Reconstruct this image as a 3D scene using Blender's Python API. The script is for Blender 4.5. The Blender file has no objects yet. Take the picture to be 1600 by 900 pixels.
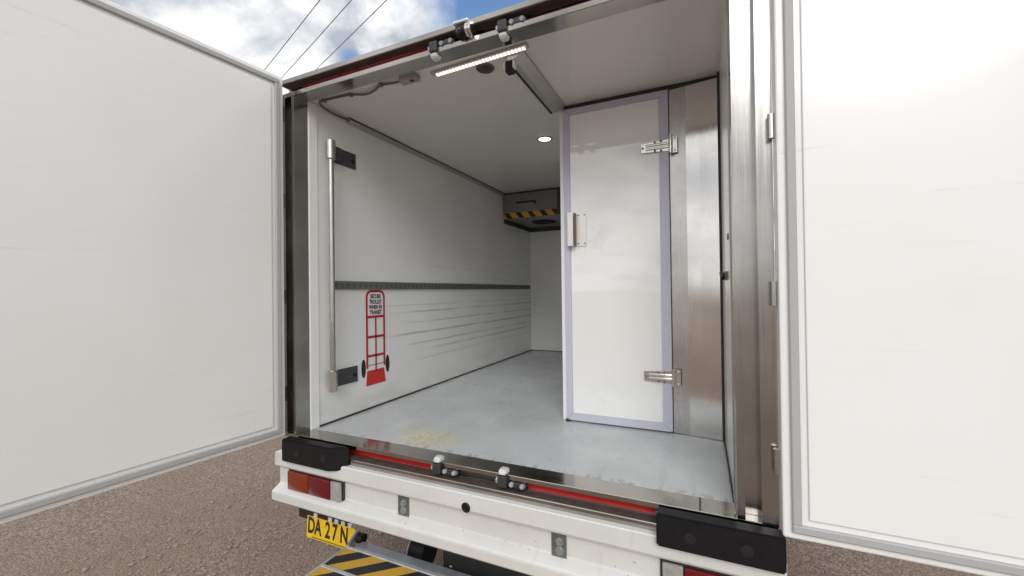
import bpy, bmesh, math, random
from mathutils import Vector, Matrix
random.seed(7)
R = math.radians
scene = bpy.context.scene
COL = scene.collection

# ------------------------------------------------------------------ camera
cam_data = bpy.data.cameras.new("camera")
cam = bpy.data.objects.new("camera", cam_data)
COL.objects.link(cam)
FPX = 636.6
cam_data.sensor_fit = 'HORIZONTAL'
cam_data.sensor_width = 36.0
cam_data.lens = FPX / 1600.0 * 36.0
cam_data.shift_x = -12.5 / 1600.0
cam_data.clip_start = 0.02
cam_data.clip_end = 2000
yaw, pitch, roll = 0.4172, 0.0080, -0.0125
fw = Vector((-math.sin(yaw) * math.cos(pitch), math.cos(yaw) * math.cos(pitch), math.sin(pitch)))
rt = Vector((math.cos(yaw), math.sin(yaw), 0))
up = rt.cross(fw)
rt2 = rt * math.cos(roll) + up * math.sin(roll)
up2 = up * math.cos(roll) - rt * math.sin(roll)
m = Matrix((rt2, up2, -fw)).transposed().to_4x4()
m.translation = Vector((2.0944, -1.6779, 0.7969))
cam.matrix_world = m
scene.camera = cam

# ------------------------------------------------------------------ world
SUN_EL, SUN_AZ = 34.0, 160.0        # azimuth clockwise from +y: behind the camera, to its right
world = bpy.data.worlds.new("World")
scene.world = world
world.use_nodes = True
nt = world.node_tree
nt.nodes.clear()
def wn(t, **k):
    n = nt.nodes.new(t)
    for a, b in k.items():
        setattr(n, a, b)
    return n
def wm(op, a, b=None, c=None):
    n = wn('ShaderNodeMath', operation=op)
    for i, v in enumerate((a, b, c)):
        if v is None: continue
        if isinstance(v, (int, float)): n.inputs[i].default_value = v
        else: nt.links.new(v, n.inputs[i])
    return n.outputs[0]
sky = wn('ShaderNodeTexSky', sky_type='NISHITA', sun_disc=False)
sky.sun_elevation = R(SUN_EL)
sky.sun_rotation = R(SUN_AZ)
sky.air_density = 1.1
sky.ozone_density = 4.0
sky.dust_density = 0.3
tc = wn('ShaderNodeTexCoord')
sep = wn('ShaderNodeSeparateXYZ')
nt.links.new(tc.outputs['Generated'], sep.inputs[0])
zc = wm('ADD', wm('MAXIMUM', sep.outputs[2], 0.0), 0.35)
cx = wm('DIVIDE', sep.outputs[0], zc)
cy = wm('DIVIDE', sep.outputs[1], zc)
comb = wn('ShaderNodeCombineXYZ')
nt.links.new(cx, comb.inputs[0]); nt.links.new(cy, comb.inputs[1])
comb.inputs[2].default_value = 3.7
def wnoise(scale, det, rough, dist=0.0):
    n = wn('ShaderNodeTexNoise')
    n.inputs['Scale'].default_value = scale
    n.inputs['Detail'].default_value = det
    n.inputs['Roughness'].default_value = rough
    n.inputs['Distortion'].default_value = dist
    nt.links.new(comb.outputs[0], n.inputs['Vector'])
    return n.outputs[0]
def gap(px, py, r, k):            # a break in the cloud deck
    dx = wm('SUBTRACT', cx, px); dy = wm('SUBTRACT', cy, py)
    d2 = wm('ADD', wm('MULTIPLY', dx, dx), wm('MULTIPLY', dy, dy))
    return wm('MULTIPLY', wm('POWER', 2.718, wm('MULTIPLY', d2, -1.0 / (r * r))), k)
dens = wm('ADD', wm('MULTIPLY', wnoise(1.7, 9, 0.58, 0.15), 1.0), 0.13)
for g in ((-0.355, 0.80, 0.115, 0.62), (-0.775, 0.742, 0.036, 0.30)):
    dens = wm('SUBTRACT', dens, gap(*g))
ramp = wn('ShaderNodeValToRGB')
ramp.color_ramp.elements[0].position = 0.36
ramp.color_ramp.elements[1].position = 0.56
nt.links.new(dens, ramp.inputs[0])
ccol = wn('ShaderNodeValToRGB')
e = ccol.color_ramp.elements
e[0].position = 0.38; e[0].color = (0.55, 0.60, 0.68, 1)
e[1].position = 0.60; e[1].color = (1.42, 1.40, 1.37, 1)
nt.links.new(wnoise(4.2, 8, 0.56, 0.25), ccol.inputs[0])
cmul = wn('ShaderNodeVectorMath', operation='SCALE')
cmul.inputs['Scale'].default_value = 5.0
nt.links.new(ccol.outputs[0], cmul.inputs[0])
mix = wn('ShaderNodeMix', data_type='RGBA')
nt.links.new(ramp.outputs[0], mix.inputs[0])
nt.links.new(sky.outputs[0], mix.inputs[6])
nt.links.new(cmul.outputs[0], mix.inputs[7])
bg = wn('ShaderNodeBackground')
bg.inputs[1].default_value = 0.13
nt.links.new(mix.outputs[2], bg.inputs[0])
wout = wn('ShaderNodeOutputWorld')
nt.links.new(bg.outputs[0], wout.inputs[0])

# ------------------------------------------------------------------ sun, exposure
sd = bpy.data.lights.new("sun", 'SUN')
sd.energy = 1.25
sd.angle = R(30)
sd.color = (1.0, 0.98, 0.95)
sun = bpy.data.objects.new("sun", sd)
COL.objects.link(sun)
tosun = Vector((math.sin(R(SUN_AZ)) * math.cos(R(SUN_EL)), math.cos(R(SUN_AZ)) * math.cos(R(SUN_EL)), math.sin(R(SUN_EL))))
sun.rotation_euler = tosun.to_track_quat('Z', 'Y').to_euler()
sun.location = (4, -8, 6)
vs = scene.view_settings
vs.view_transform = 'Standard'
vs.look = 'None'
vs.exposure = 0.45
vs.gamma = 1.0
scene.cycles.max_bounces = 10
scene.cycles.diffuse_bounces = 6
scene.cycles.glossy_bounces = 5

# ------------------------------------------------------------------ materials
def mat(name, col, rough=0.5, metal=0.0, spec=None, coat=0.0, coat_rough=0.1, var=0.0, vscale=6.0,
        bump=0.0, bscale=30.0, stretch=(1, 1, 1), rvar=0.0, emit=None, estr=0.0):
    mt = bpy.data.materials.new(name)
    mt.use_nodes = True
    t = mt.node_tree
    b = t.nodes['Principled BSDF']
    b.inputs['Base Color'].default_value = (*col, 1)
    b.inputs['Roughness'].default_value = rough
    b.inputs['Metallic'].default_value = metal
    if spec is not None: b.inputs['Specular IOR Level'].default_value = spec
    b.inputs['Coat Weight'].default_value = coat
    b.inputs['Coat Roughness'].default_value = coat_rough
    if emit:
        b.inputs['Emission Color'].default_value = (*emit, 1)
        b.inputs['Emission Strength'].default_value = estr
    if var or bump or rvar:
        tcn = t.nodes.new('ShaderNodeTexCoord')
        mp = t.nodes.new('ShaderNodeMapping')
        mp.inputs['Scale'].default_value = stretch
        t.links.new(tcn.outputs['Object'], mp.inputs[0])
        if var or rvar:
            n = t.nodes.new('ShaderNodeTexNoise')
            n.inputs['Scale'].default_value = vscale
            n.inputs['Detail'].default_value = 6
            n.inputs['Roughness'].default_value = 0.62
            t.links.new(mp.outputs[0], n.inputs[0])
        if var:
            mr = t.nodes.new('ShaderNodeMapRange')
            mr.inputs[1].default_value = 0.3; mr.inputs[2].default_value = 0.7
            mr.inputs[3].default_value = 1 - var; mr.inputs[4].default_value = 1 + var * 0.4
            t.links.new(n.outputs[0], mr.inputs[0])
            sc = t.nodes.new('ShaderNodeVectorMath'); sc.operation = 'SCALE'
            sc.inputs[0].default_value = col
            t.links.new(mr.outputs[0], sc.inputs['Scale'])
            t.links.new(sc.outputs[0], b.inputs['Base Color'])
        if rvar:
            m2 = t.nodes.new('ShaderNodeMapRange')
            m2.inputs[1].default_value = 0.3; m2.inputs[2].default_value = 0.7
            m2.inputs[3].default_value = max(0.02, rough - rvar); m2.inputs[4].default_value = rough + rvar
            t.links.new(n.outputs[0], m2.inputs[0])
            t.links.new(m2.outputs[0], b.inputs['Roughness'])
        if bump:
            n2 = t.nodes.new('ShaderNodeTexNoise')
            n2.inputs['Scale'].default_value = bscale
            n2.inputs['Detail'].default_value = 4
            t.links.new(mp.outputs[0], n2.inputs[0])
            bp = t.nodes.new('ShaderNodeBump')
            bp.inputs['Strength'].default_value = bump
            bp.inputs['Distance'].default_value = 0.01
            t.links.new(n2.outputs[0], bp.inputs['Height'])
            t.links.new(bp.outputs[0], b.inputs['Normal'])
    return mt

class G:                                     # small node-graph helper for the worn surfaces
    def __init__(s, mt):
        s.t = mt.node_tree; s.b = s.t.nodes['Principled BSDF']
        tcn = s.t.nodes.new('ShaderNodeTexCoord'); s.co = tcn.outputs['Object']
        sp = s.t.nodes.new('ShaderNodeSeparateXYZ'); s.t.links.new(s.co, sp.inputs[0])
        s.x, s.y, s.z = sp.outputs
    def put(s, n, i, v):
        if v is None: return
        if hasattr(v, 'links'): s.t.links.new(v, n.inputs[i])
        else: n.inputs[i].default_value = v
    def m(s, op, a, b=None, c=None):
        n = s.t.nodes.new('ShaderNodeMath'); n.operation = op
        for i, v in enumerate((a, b, c)): s.put(n, i, v)
        return n.outputs[0]
    def noise(s, scale, det=5, stretch=(1, 1, 1), off=(0, 0, 0), rough=0.6, dist=0.0):
        mp = s.t.nodes.new('ShaderNodeMapping')
        mp.inputs['Scale'].default_value = stretch; mp.inputs['Location'].default_value = off
        s.t.links.new(s.co, mp.inputs[0])
        n = s.t.nodes.new('ShaderNodeTexNoise')
        n.inputs['Scale'].default_value = scale; n.inputs['Detail'].default_value = det
        n.inputs['Roughness'].default_value = rough; n.inputs['Distortion'].default_value = dist
        s.t.links.new(mp.outputs[0], n.inputs[0])
        return n.outputs[0]
    def ss(s, v, a, b, lo=0.0, hi=1.0):
        n = s.t.nodes.new('ShaderNodeMapRange'); n.interpolation_type = 'SMOOTHSTEP'
        s.put(n, 0, v)
        n.inputs[1].default_value = a; n.inputs[2].default_value = b
        n.inputs[3].default_value = lo; n.inputs[4].default_value = hi
        return n.outputs[0]
    def mix(s, f, a, b):
        n = s.t.nodes.new('ShaderNodeMix'); n.data_type = 'RGBA'
        s.put(n, 0, f)
        for i, v in ((6, a), (7, b)):
            if isinstance(v, tuple): n.inputs[i].default_value = (*v, 1)
            else: s.t.links.new(v, n.inputs[i])
        return n.outputs[2]
    def bump(s, h, strength, dist=0.01):
        n = s.t.nodes.new('ShaderNodeBump')
        n.inputs['Strength'].default_value = strength; n.inputs['Distance'].default_value = dist
        s.t.links.new(h, n.inputs['Height']); s.t.links.new(n.outputs[0], s.b.inputs['Normal'])
    def color(s, c): s.t.links.new(c, s.b.inputs['Base Color'])
    def rough(s, v): s.put(s.b, 'Roughness', v)

# white glass-fibre wall with rubbing streaks low down
M_wall = mat('white_wall_panel', (.76, .765, .76), .34, coat=.5, coat_rough=.07)
g = G(M_wall)
base = g.mix(g.ss(g.noise(1.6, 5), .35, .7), (.79, .795, .785), (.83, .835, .825))
sl = g.m('ADD', g.z, g.m('MULTIPLY', g.m('SUBTRACT', g.noise(1.1, 4, (1, 1, .2)), .5), .022))
streak = None
for (zz, w, y0, k) in ((.70, .006, .55, .5), (.645, .009, .75, .8), (.56, .008, .85, .75), (.475, .012, .7, .85), (.39, .010, .8, .8),
                       (.33, .014, 1.2, .7), (.26, .010, .9, .4), (1.02, .005, .9, .3), (.93, .004, 1.3, .5), (1.20, .004, 1.6, .25), (.76, .005, 1.6, .4)):
    line = g.ss(g.m('ABSOLUTE', g.m('SUBTRACT', sl, zz)), w * 1.1, w * .2)
    msk = g.ss(g.noise(1.9, 4, (1, 1, .5), (zz * 9, zz * 31, 0)), .28, .56)
    line = g.m('MULTIPLY', g.m('MULTIPLY', line, msk), g.m('MULTIPLY', g.ss(g.y, y0 - .15, y0 + .25), k))
    streak = line if streak is None else g.m('MAXIMUM', streak, line)
fine = g.m('MULTIPLY', g.ss(g.noise(2.2, 7, (1, .45, 34), (3, 1, 0), .75), .56, .74), g.ss(g.z, .80, .62))
fine = g.m('MULTIPLY', fine, g.m('MULTIPLY', g.ss(g.y, .45, 1.1), .3))
streak = g.m('MAXIMUM', streak, fine)
low = g.m('MULTIPLY', g.ss(g.m('ADD', g.z, g.m('MULTIPLY', g.noise(3, 5), .22)), .36, .14), .26)
low = g.m('MULTIPLY', low, g.ss(g.noise(4, 6, (1, .5, 1.4), (5, 5, 5)), .38, .65))
c = g.mix(g.m('MULTIPLY', streak, .62), base, (.24, .23, .21))
c = g.mix(low, c, (.36, .34, .28))
g.color(c)
g.rough(g.ss(g.noise(5, 4), .3, .7, .30, .38))
g.bump(g.noise(1.6, 1), .035, .02)

M_fwall = mat('front_wall_white', (.84, .84, .83), .36, coat=.4, coat_rough=.08, var=.05, vscale=2)
M_ceil = mat('ceiling_panel_white', (.72, .705, .675), .4, coat=1.0, coat_rough=.05, var=.03, vscale=2, bump=.012, bscale=2)
M_door = mat('gloss_door_white', (.80, .80, .775), .35, coat=1.0, coat_rough=.02, bump=.02, bscale=2.0)
M_door.node_tree.nodes['Principled BSDF'].inputs['Coat IOR'].default_value = 1.9
g = G(M_door)
sm = g.m('MULTIPLY', g.ss(g.noise(3.2, 6, (1, 1, .8), (2, 2, 6), .7), .54, .72), g.ss(g.z, 1.5, .2, .06, .14))
hx = g.m('SUBTRACT', g.x, 1.47); hz = g.m('SUBTRACT', g.z, 1.12)
hand = g.m('MULTIPLY', g.ss(g.m('ADD', g.m('MULTIPLY', hx, hx), g.m('MULTIPLY', hz, hz)), .035, .0), g.ss(g.noise(16, 5), .42, .62))
scuff = g.m('MULTIPLY', g.ss(g.noise(4, 6, (.6, 1, 16), (0, 0, 3), .75), .60, .72), g.ss(g.z, .38, .15))
dirt = g.m('MAXIMUM', g.m('MAXIMUM', sm, g.m('MULTIPLY', hand, .22)), g.m('MULTIPLY', scuff, .22))
g.color(g.mix(dirt, (.80, .805, .79), (.40, .385, .35)))
M_gel = mat('rear_door_white', (.84, .84, .83), .36, coat=.4, coat_rough=.1)
g = G(M_gel)
c = g.mix(g.ss(g.noise(1.2, 4), .3, .7), (.825, .825, .815), (.86, .86, .855))
c = g.mix(g.m('MULTIPLY', g.ss(g.noise(2.2, 6, (.8, .8, 22), (3, 1, 0), .7), .60, .74), .22), c, (.45, .44, .42))
g.color(c)
g.bump(g.noise(1.5, 1), .03, .02)
M_white = mat('bumper_white_paint', (.72, .72, .70), .34, coat=.5, coat_rough=.06)
g = G(M_white)
c = g.mix(g.ss(g.noise(3, 5), .3, .7), (.60, .60, .58), (.65, .65, .635))
c = g.mix(g.m('MULTIPLY', g.ss(g.noise(5, 6, (5, 1, .5), (1, 4, 0), .7), .56, .72), .22), c, (.42, .38, .31))
c = g.mix(g.m('MULTIPLY', g.ss(g.noise(60, 3, (1, 1, 1), (3, 3, 3), .5), .70, .73), .7), c, (.20, .17, .14))
g.color(c)
M_body = mat('body_white_paint', (.80, .80, .79), .35, coat=.4)

# grey resin floor
M_floor = mat('grey_resin_floor', (.42, .44, .45), .4)
g = G(M_floor)
c = g.mix(g.ss(g.noise(2.6, 6), .32, .68), (.46, .485, .495), (.54, .565, .58))
c = g.mix(g.m('MULTIPLY', g.ss(g.noise(9, 6, (1, .45, 1), (2, 7, 0), .7), .55, .75), .12), c, (.32, .325, .315))
sx = g.m('SUBTRACT', g.x, .72); sy = g.m('SUBTRACT', g.y, .16)
dist = g.m('ADD', g.m('MULTIPLY', g.m('MULTIPLY', sx, sx), 17), g.m('MULTIPLY', g.m('MULTIPLY', sy, sy), 52))
stain = g.m('MULTIPLY', g.ss(g.m('ADD', dist, g.m('MULTIPLY', g.noise(9, 8, (1.6, .8, 1), (1, 1, 1), .8), 3.4)), 2.9, 1.7), .85)
c = g.mix(g.m('MULTIPLY', stain, .95), c, (.57, .55, .37))
stain2 = g.m('MULTIPLY', stain, g.ss(g.noise(26, 5, (1, 2.0, 1)), .52, .62))
c = g.mix(g.m('MULTIPLY', stain2, .7), c, (.26, .25, .17))
nick = g.m('MULTIPLY', g.ss(g.noise(46, 3, (1, .55, 1), (9, 3, 0), .5), .655, .70), g.ss(g.noise(3, 2, (1, 1, 1), (4, 4, 4)), .44, .6))
c = g.mix(g.m('MULTIPLY', nick, .45), c, (.16, .16, .15))
edge = g.m('MULTIPLY', g.ss(g.y, .09, .02), g.ss(g.noise(34, 4, (1, .4, 1)), .5, .62))
c = g.mix(g.m('MULTIPLY', edge, .7), c, (.20, .19, .17))
drag = g.m('MULTIPLY', g.ss(g.noise(3, 5, (7, .35, 1), (0, 2, 0), .65), .56, .70), .28)
c = g.mix(drag, c, (.30, .30, .285))
scr = g.m('MULTIPLY', g.ss(g.noise(5, 6, (9, .5, 1), (3, 8, 0), .8), .62, .70), g.ss(g.noise(2.5, 3, (1, 1, 1), (6, 2, 1)), .45, .6))
scr2 = g.m('MULTIPLY', g.ss(g.noise(6, 6, (.6, 8, 1), (1, 5, 0), .8), .63, .70), g.ss(g.noise(2.5, 3, (1, 1, 1), (2, 9, 1)), .48, .62))
c = g.mix(g.m('MULTIPLY', g.m('MAXIMUM', scr, scr2), .3), c, (.22, .22, .21))
rim = g.m('MULTIPLY', g.ss(g.x, .10, .01), g.ss(g.noise(7, 5), .35, .65))
c = g.mix(g.m('MULTIPLY', rim, .5), c, (.24, .23, .20))
g.color(c)
g.rough(g.ss(g.noise(4, 5, (1, 1, 1), (8, 1, 2)), .3, .7, .24, .48))
g.bump(g.noise(38, 4), .22, .004)

def steel(name, col, rough, sscale=(2, 2, 90), bump=.02, rvar=.05, warp=0.0):
    mt = mat(name, col, rough, 1.0)
    g = G(mt)
    br = g.noise(3.0, 5, sscale, (0, 0, 0), .7)
    g.rough(g.ss(br, .3, .7, max(.03, rough - rvar), rough + rvar))
    k = g.ss(g.noise(2.3, 6, (1, 1, 1.6), (2, 2, 2)), .3, .75, .82, 1.06)
    sc = g.t.nodes.new('ShaderNodeVectorMath'); sc.operation = 'SCALE'
    sc.inputs[0].default_value = col
    g.t.links.new(k, sc.inputs['Scale']); g.color(sc.outputs[0])
    h = g.m('ADD', g.m('MULTIPLY', br, .10), g.m('MULTIPLY', g.noise(1.7, 2), warp))
    g.bump(h, bump, .02)
    return mt
M_sheet = steel('stainless_sheet', (.79, .77, .74), .13, (60, 60, 1), .035, .03, 1.2)
M_jamb = steel('stainless_jamb', (.60, .585, .56), .27, (60, 60, 1), .02, .03, .5)
M_frame = steel('stainless_frame', (.47, .445, .41), .15, (1.5, 60, 60), .03, .07, .3)
M_post = steel('stainless_post', (.47, .455, .43), .2, (60, 60, 1.0), .02, .04, .4)
M_rod = steel('stainless_rod', (.62, .61, .59), .26, (60, 60, 2), .02, .05)
M_bright = steel('polished_fitting', (.76, .74, .70), .18, (8, 8, 8), .03, .07)
M_galv = mat('galvanised_steel', (.36, .40, .44), .42, .55, var=.22, vscale=14, rvar=.1, bump=.05)
M_galvl = mat('worn_bare_edge', (.55, .56, .57), .42, .5, var=.2, vscale=20)
M_satin = mat('satin_aluminium', (.80, .775, .73), .38, .6, var=.06, vscale=6, stretch=(30, 1, 1))
M_zinc = mat('zinc_keeper', (.74, .75, .76), .34, .35, var=.1, vscale=40)
M_alu = mat('aluminium_trim', (.50, .50, .48), .36, .6, var=.1, vscale=8)
M_lilac = mat('lilac_edge_profile', (.50, .50, .585), .42, var=.06, vscale=5)
M_jambw = mat('white_jamb', (.76, .76, .76), .4)
M_black = mat('black_rubber', (.008, .008, .009), .5, spec=.3, var=.35, vscale=18, bump=.12, bscale=60)
M_seal = mat('dark_sealant', (.035, .032, .03), .6, var=.3, vscale=20)
M_track = mat('mid_grey_rail', (.165, .17, .165), .45, .3, var=.15, vscale=20)
M_slot = mat('rail_slot_dark', (.095, .10, .095), .6)
M_brack = mat('dark_grey_bracket', (.055, .057, .06), .48, var=.12, vscale=18)
M_cable = mat('grey_brown_cable', (.13, .12, .10), .6, var=.2, vscale=20)
M_box = mat('beige_grey_box', (.33, .31, .27), .5, var=.1, vscale=20)
M_unit = mat('grey_unit_casing', (.20, .205, .21), .45, coat=.1, var=.08, vscale=6)
M_unitd = mat('dark_unit_plastic', (.05, .05, .05), .55, var=.1, vscale=20)
M_hole = mat('black_opening', (.008, .008, .008), .8)
M_chshade = mat('painted_channel_dark', (.075, .058, .048), .6, var=.4, vscale=30)  # dark brown painted in for the dim reflections inside the channel
M_red = mat('red_reflective_tape', (.44, .012, .010), .4, coat=.3, var=.16, vscale=24)
M_lr = mat('red_lens', (.135, .003, .009), .2, coat=.3, bump=.15, bscale=90, var=.2, vscale=12)
M_la = mat('amber_lens', (.20, .024, .004), .2, coat=.3, bump=.15, bscale=90)
M_lc = mat('smoky_clear_lens', (.34, .335, .31), .2, coat=.6, bump=.3, bscale=80, var=.25, vscale=24)
M_lh = mat('lamp_housing', (.03, .03, .03), .5)
M_stk_r = mat('sticker_red', (.42, .02, .025), .4, var=.05)
M_stk_f = mat('sticker_bright_red', (.58, .03, .02), .4, var=.08, vscale=20)
M_stk_k = mat('sticker_black', (.015, .015, .015), .45)
M_stk_w = mat('sticker_white', (.80, .80, .80), .4)
M_plate = mat('yellow_plate', (.80, .52, .015), .4, coat=.2, var=.12, vscale=24)
M_plk = mat('plate_black', (.02, .02, .02), .4)
M_wire = mat('power_wire', (.17, .17, .18), .6)
M_wood = mat('weathered_pole', (.20, .16, .12), .85, var=.3, vscale=5, stretch=(8, 8, 1))
M_tyre = mat('tyre_rubber', (.02, .02, .02), .75, var=.2, vscale=30)
M_rim = mat('wheel_rim', (.55, .55, .54), .4, .5, var=.1)
M_chas = mat('chassis_black', (.018, .018, .018), .5, var=.3, vscale=15)
M_mark = mat('pale_marking', (.45, .46, .48), .5)
M_led = mat('led_diffuser', (.9, .9, .85), .4, emit=(1.0, .93, .80), estr=1.0)
g = G(M_led)
dots = g.m('POWER', g.m('ABSOLUTE', g.m('SINE', g.m('MULTIPLY', g.x, 160))), 1.4)
g.t.links.new(g.m('ADD', g.m('MULTIPLY', dots, .85), .22), g.b.inputs['Emission Strength'])
M_spot = mat('lit_lamp_lens', (.9, .9, .85), .4, emit=(1.0, .86, .62), estr=2.4)

def hazard(name, ya, ka, fx, fy, fz, period, duty=.5):
    mt = mat(name, ya, .5)
    g = G(mt)
    s = g.m('ADD', g.m('ADD', g.m('MULTIPLY', g.x, fx), g.m('MULTIPLY', g.y, fy)), g.m('MULTIPLY', g.z, fz))
    f = g.m('FRACT', g.m('ADD', g.m('DIVIDE', s, period), 100.0))
    k = g.ss(f, duty - .015, duty + .015)
    wear = g.ss(g.noise(14, 6, (1, 1, 1), (0, 0, 0), .7), .56, .70)
    y2 = g.mix(g.m('MULTIPLY', wear, .5), ya, (ya[0] * .5, ya[1] * .5, ya[2] * .5 + .02))
    k2 = g.mix(g.m('MULTIPLY', wear, .45), ka, (.07, .07, .075))
    g.color(g.mix(k, y2, k2))
    g.bump(g.noise(60, 3), .2, .004)
    return mt
M_haz = hazard('hazard_paint', (.50, .30, .03), (.014, .014, .018), .66, -.75, 0, .122, .5)
M_hazt = hazard('hazard_tape', (.62, .33, .012), (.012, .012, .012), 1, 0, .72, .145, .56)

M_ground = mat('gravel_ground', (.24, .19, .155), .92)
g = G(M_ground)
def voro(g, scale, out):
    n = g.t.nodes.new('ShaderNodeTexVoronoi'); n.inputs['Scale'].default_value = scale
    g.t.links.new(g.co, n.inputs['Vector']); return n.outputs[out]
vc = g.t.nodes.new('ShaderNodeSeparateColor'); g.t.links.new(voro(g, 75, 'Color'), vc.inputs[0])
c = g.mix(vc.outputs[0], (.15, .108, .083), (.38, .295, .235))
c = g.mix(g.m('MULTIPLY', g.ss(g.noise(1.4, 5), .38, .62), .6), c, (.25, .172, .128))
c = g.mix(g.m('MULTIPLY', g.ss(g.noise(90, 4), .5, .7), .5), c, (.12, .095, .08))
g.color(c)
h = g.m('ADD', g.m('MULTIPLY', voro(g, 75, 'Distance'), -1.0), g.m('MULTIPLY', g.noise(160, 4), .5))
g.bump(h, .9, .012)
M_peb = mat('pebble_stone', (.30, .24, .20), .85, var=.35, vscale=9)

# ------------------------------------------------------------------ mesh helpers
SPLIT = {'floor_sealant', 'bolt_recess', 'clip_cheek', 'plate_clip', 'cable_clip', 'keeper_bolt', 'plate_bolt', 'handle_screw',
         'hinge_bolt', 'strap_rib', 'chassis_rail', 'lift_arm', 'housing_marking', 'hinge_leaf', 'drip_skirt', 'door_gasket', 'lock_rod', 'door_hinge'}
def islands(bm):
    seen = set(); out = []
    for f0 in bm.faces:
        if f0 in seen: continue
        st = [f0]; comp = []
        seen.add(f0)
        while st:
            f = st.pop(); comp.append(f)
            for v in f.verts:
                for q in v.link_faces:
                    if q not in seen: seen.add(q); st.append(q)
        out.append(comp)
    return out
def build(name, bm, mt, parent=None, smooth=False):
    if name in SPLIT:                        # every loose piece becomes a part of its own
        comps = islands(bm); o = None
        if len(comps) > 1:
            for comp in comps:
                b2 = bmesh.new(); vm = {}
                for f in comp:
                    for v in f.verts:
                        if v not in vm: vm[v] = b2.verts.new(v.co)
                for f in comp: b2.faces.new([vm[v] for v in f.verts])
                o = build(name, b2, mt, parent, smooth) if o is None else (build(name, b2, mt, parent, smooth), o)[1]
            bm.free()
            return o
    me = bpy.data.meshes.new(name)
    bmesh.ops.recalc_face_normals(bm, faces=bm.faces)
    bm.to_mesh(me); bm.free()
    me.materials.append(mt)
    if smooth:
        for p in me.polygons: p.use_smooth = True
        try: me.set_sharp_from_angle(angle=R(38))
        except Exception: pass
    o = bpy.data.objects.new(name, me)
    COL.objects.link(o)
    if parent is not None:
        o.parent = parent
        if parent.type == 'EMPTY': o.matrix_parent_inverse = Matrix.Translation(-parent.location)
    return o
def thing(name, loc, label, cat, group=None):
    o = bpy.data.objects.new(name, None)
    o.empty_display_size = .1
    COL.objects.link(o)
    o.location = loc
    tag(o, label, cat, group)
    return o
def tag(o, label, cat, group=None):
    o['label'] = label; o['category'] = cat
    if group: o['group'] = group
    return o
def box(bm, x0, x1, y0, y1, z0, z1, bev=0.0, seg=2, mtx=None):
    vs_ = [bm.verts.new((x, y, z)) for x in (x0, x1) for y in (y0, y1) for z in (z0, z1)]
    fs = [bm.faces.new([vs_[i] for i in q]) for q in ((0, 1, 3, 2), (4, 6, 7, 5), (0, 4, 5, 1), (2, 3, 7, 6), (0, 2, 6, 4), (1, 5, 7, 3))]
    bmesh.ops.recalc_face_normals(bm, faces=fs)
    vv = vs_
    if bev > 0:
        es = list({e for f in fs for e in f.edges})
        r = bmesh.ops.bevel(bm, geom=es, offset=bev, segments=seg, affect='EDGES', profile=.5)
        vv = list({v for f in r['faces'] for v in f.verts} | {v for v in vs_ if v.is_valid})
    if mtx is not None:
        allv = set()
        stack = [v for v in vv if v.is_valid]
        while stack:
            v = stack.pop()
            if v in allv: continue
            allv.add(v)
            stack.extend(e.other_vert(v) for e in v.link_edges)
        bmesh.ops.transform(bm, matrix=mtx, verts=list(allv))
    return bm
def B(*a, **k):
    bm = bmesh.new(); box(bm, *a, **k); return bm
def prism(bm, pts, axis, a, b):
    """closed polygon extruded along an axis; pts are in the two other axes, in xyz order"""
    def P(p, t):
        if axis == 'x': return (t, p[0], p[1])
        if axis == 'y': return (p[0], t, p[1])
        return (p[0], p[1], t)
    A = [bm.verts.new(P(p, a)) for p in pts]; Bv = [bm.verts.new(P(p, b)) for p in pts]
    n = len(pts)
    for i in range(n):
        bm.faces.new((A[i], A[(i + 1) % n], Bv[(i + 1) % n], Bv[i]))
    bm.faces.new(A); bm.faces.new(list(reversed(Bv)))
    return bm
def cyl(bm, c0, c1, r0, r1=None, n=20, caps=True):
    c0 = Vector(c0); c1 = Vector(c1); r1 = r0 if r1 is None else r1
    d = (c1 - c0).normalized()
    u = d.orthogonal().normalized(); v = d.cross(u)
    A = [bm.verts.new(c0 + (u * math.cos(t) + v * math.sin(t)) * r0) for t in [2 * math.pi * i / n for i in range(n)]]
    Bv = [bm.verts.new(c1 + (u * math.cos(t) + v * math.sin(t)) * r1) for t in [2 * math.pi * i / n for i in range(n)]]
    for i in range(n): bm.faces.new((A[i], A[(i + 1) % n], Bv[(i + 1) % n], Bv[i]))
    if caps: bm.faces.new(list(reversed(A))); bm.faces.new(Bv)
    return bm
def lathe(bm, c, axis, prof, n=28):
    """prof: list of (radius, distance along axis)"""
    c = Vector(c); d = Vector(axis).normalized(); u = d.orthogonal().normalized(); v = d.cross(u)
    rings = []
    for r, h in prof:
        if r <= 1e-6: rings.append([bm.verts.new(c + d * h)])
        else: rings.append([bm.verts.new(c + d * h + (u * math.cos(2 * math.pi * i / n) + v * math.sin(2 * math.pi * i / n)) * r) for i in range(n)])
    for a, b in zip(rings, rings[1:]):
        if len(a) == 1 and len(b) == 1: continue
        for i in range(n):
            j = (i + 1) % n
            if len(a) == 1: bm.faces.new((a[0], b[j], b[i]))
            elif len(b) == 1: bm.faces.new((a[i], a[j], b[0]))
            else: bm.faces.new((a[i], a[j], b[j], b[i]))
    return bm
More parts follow.
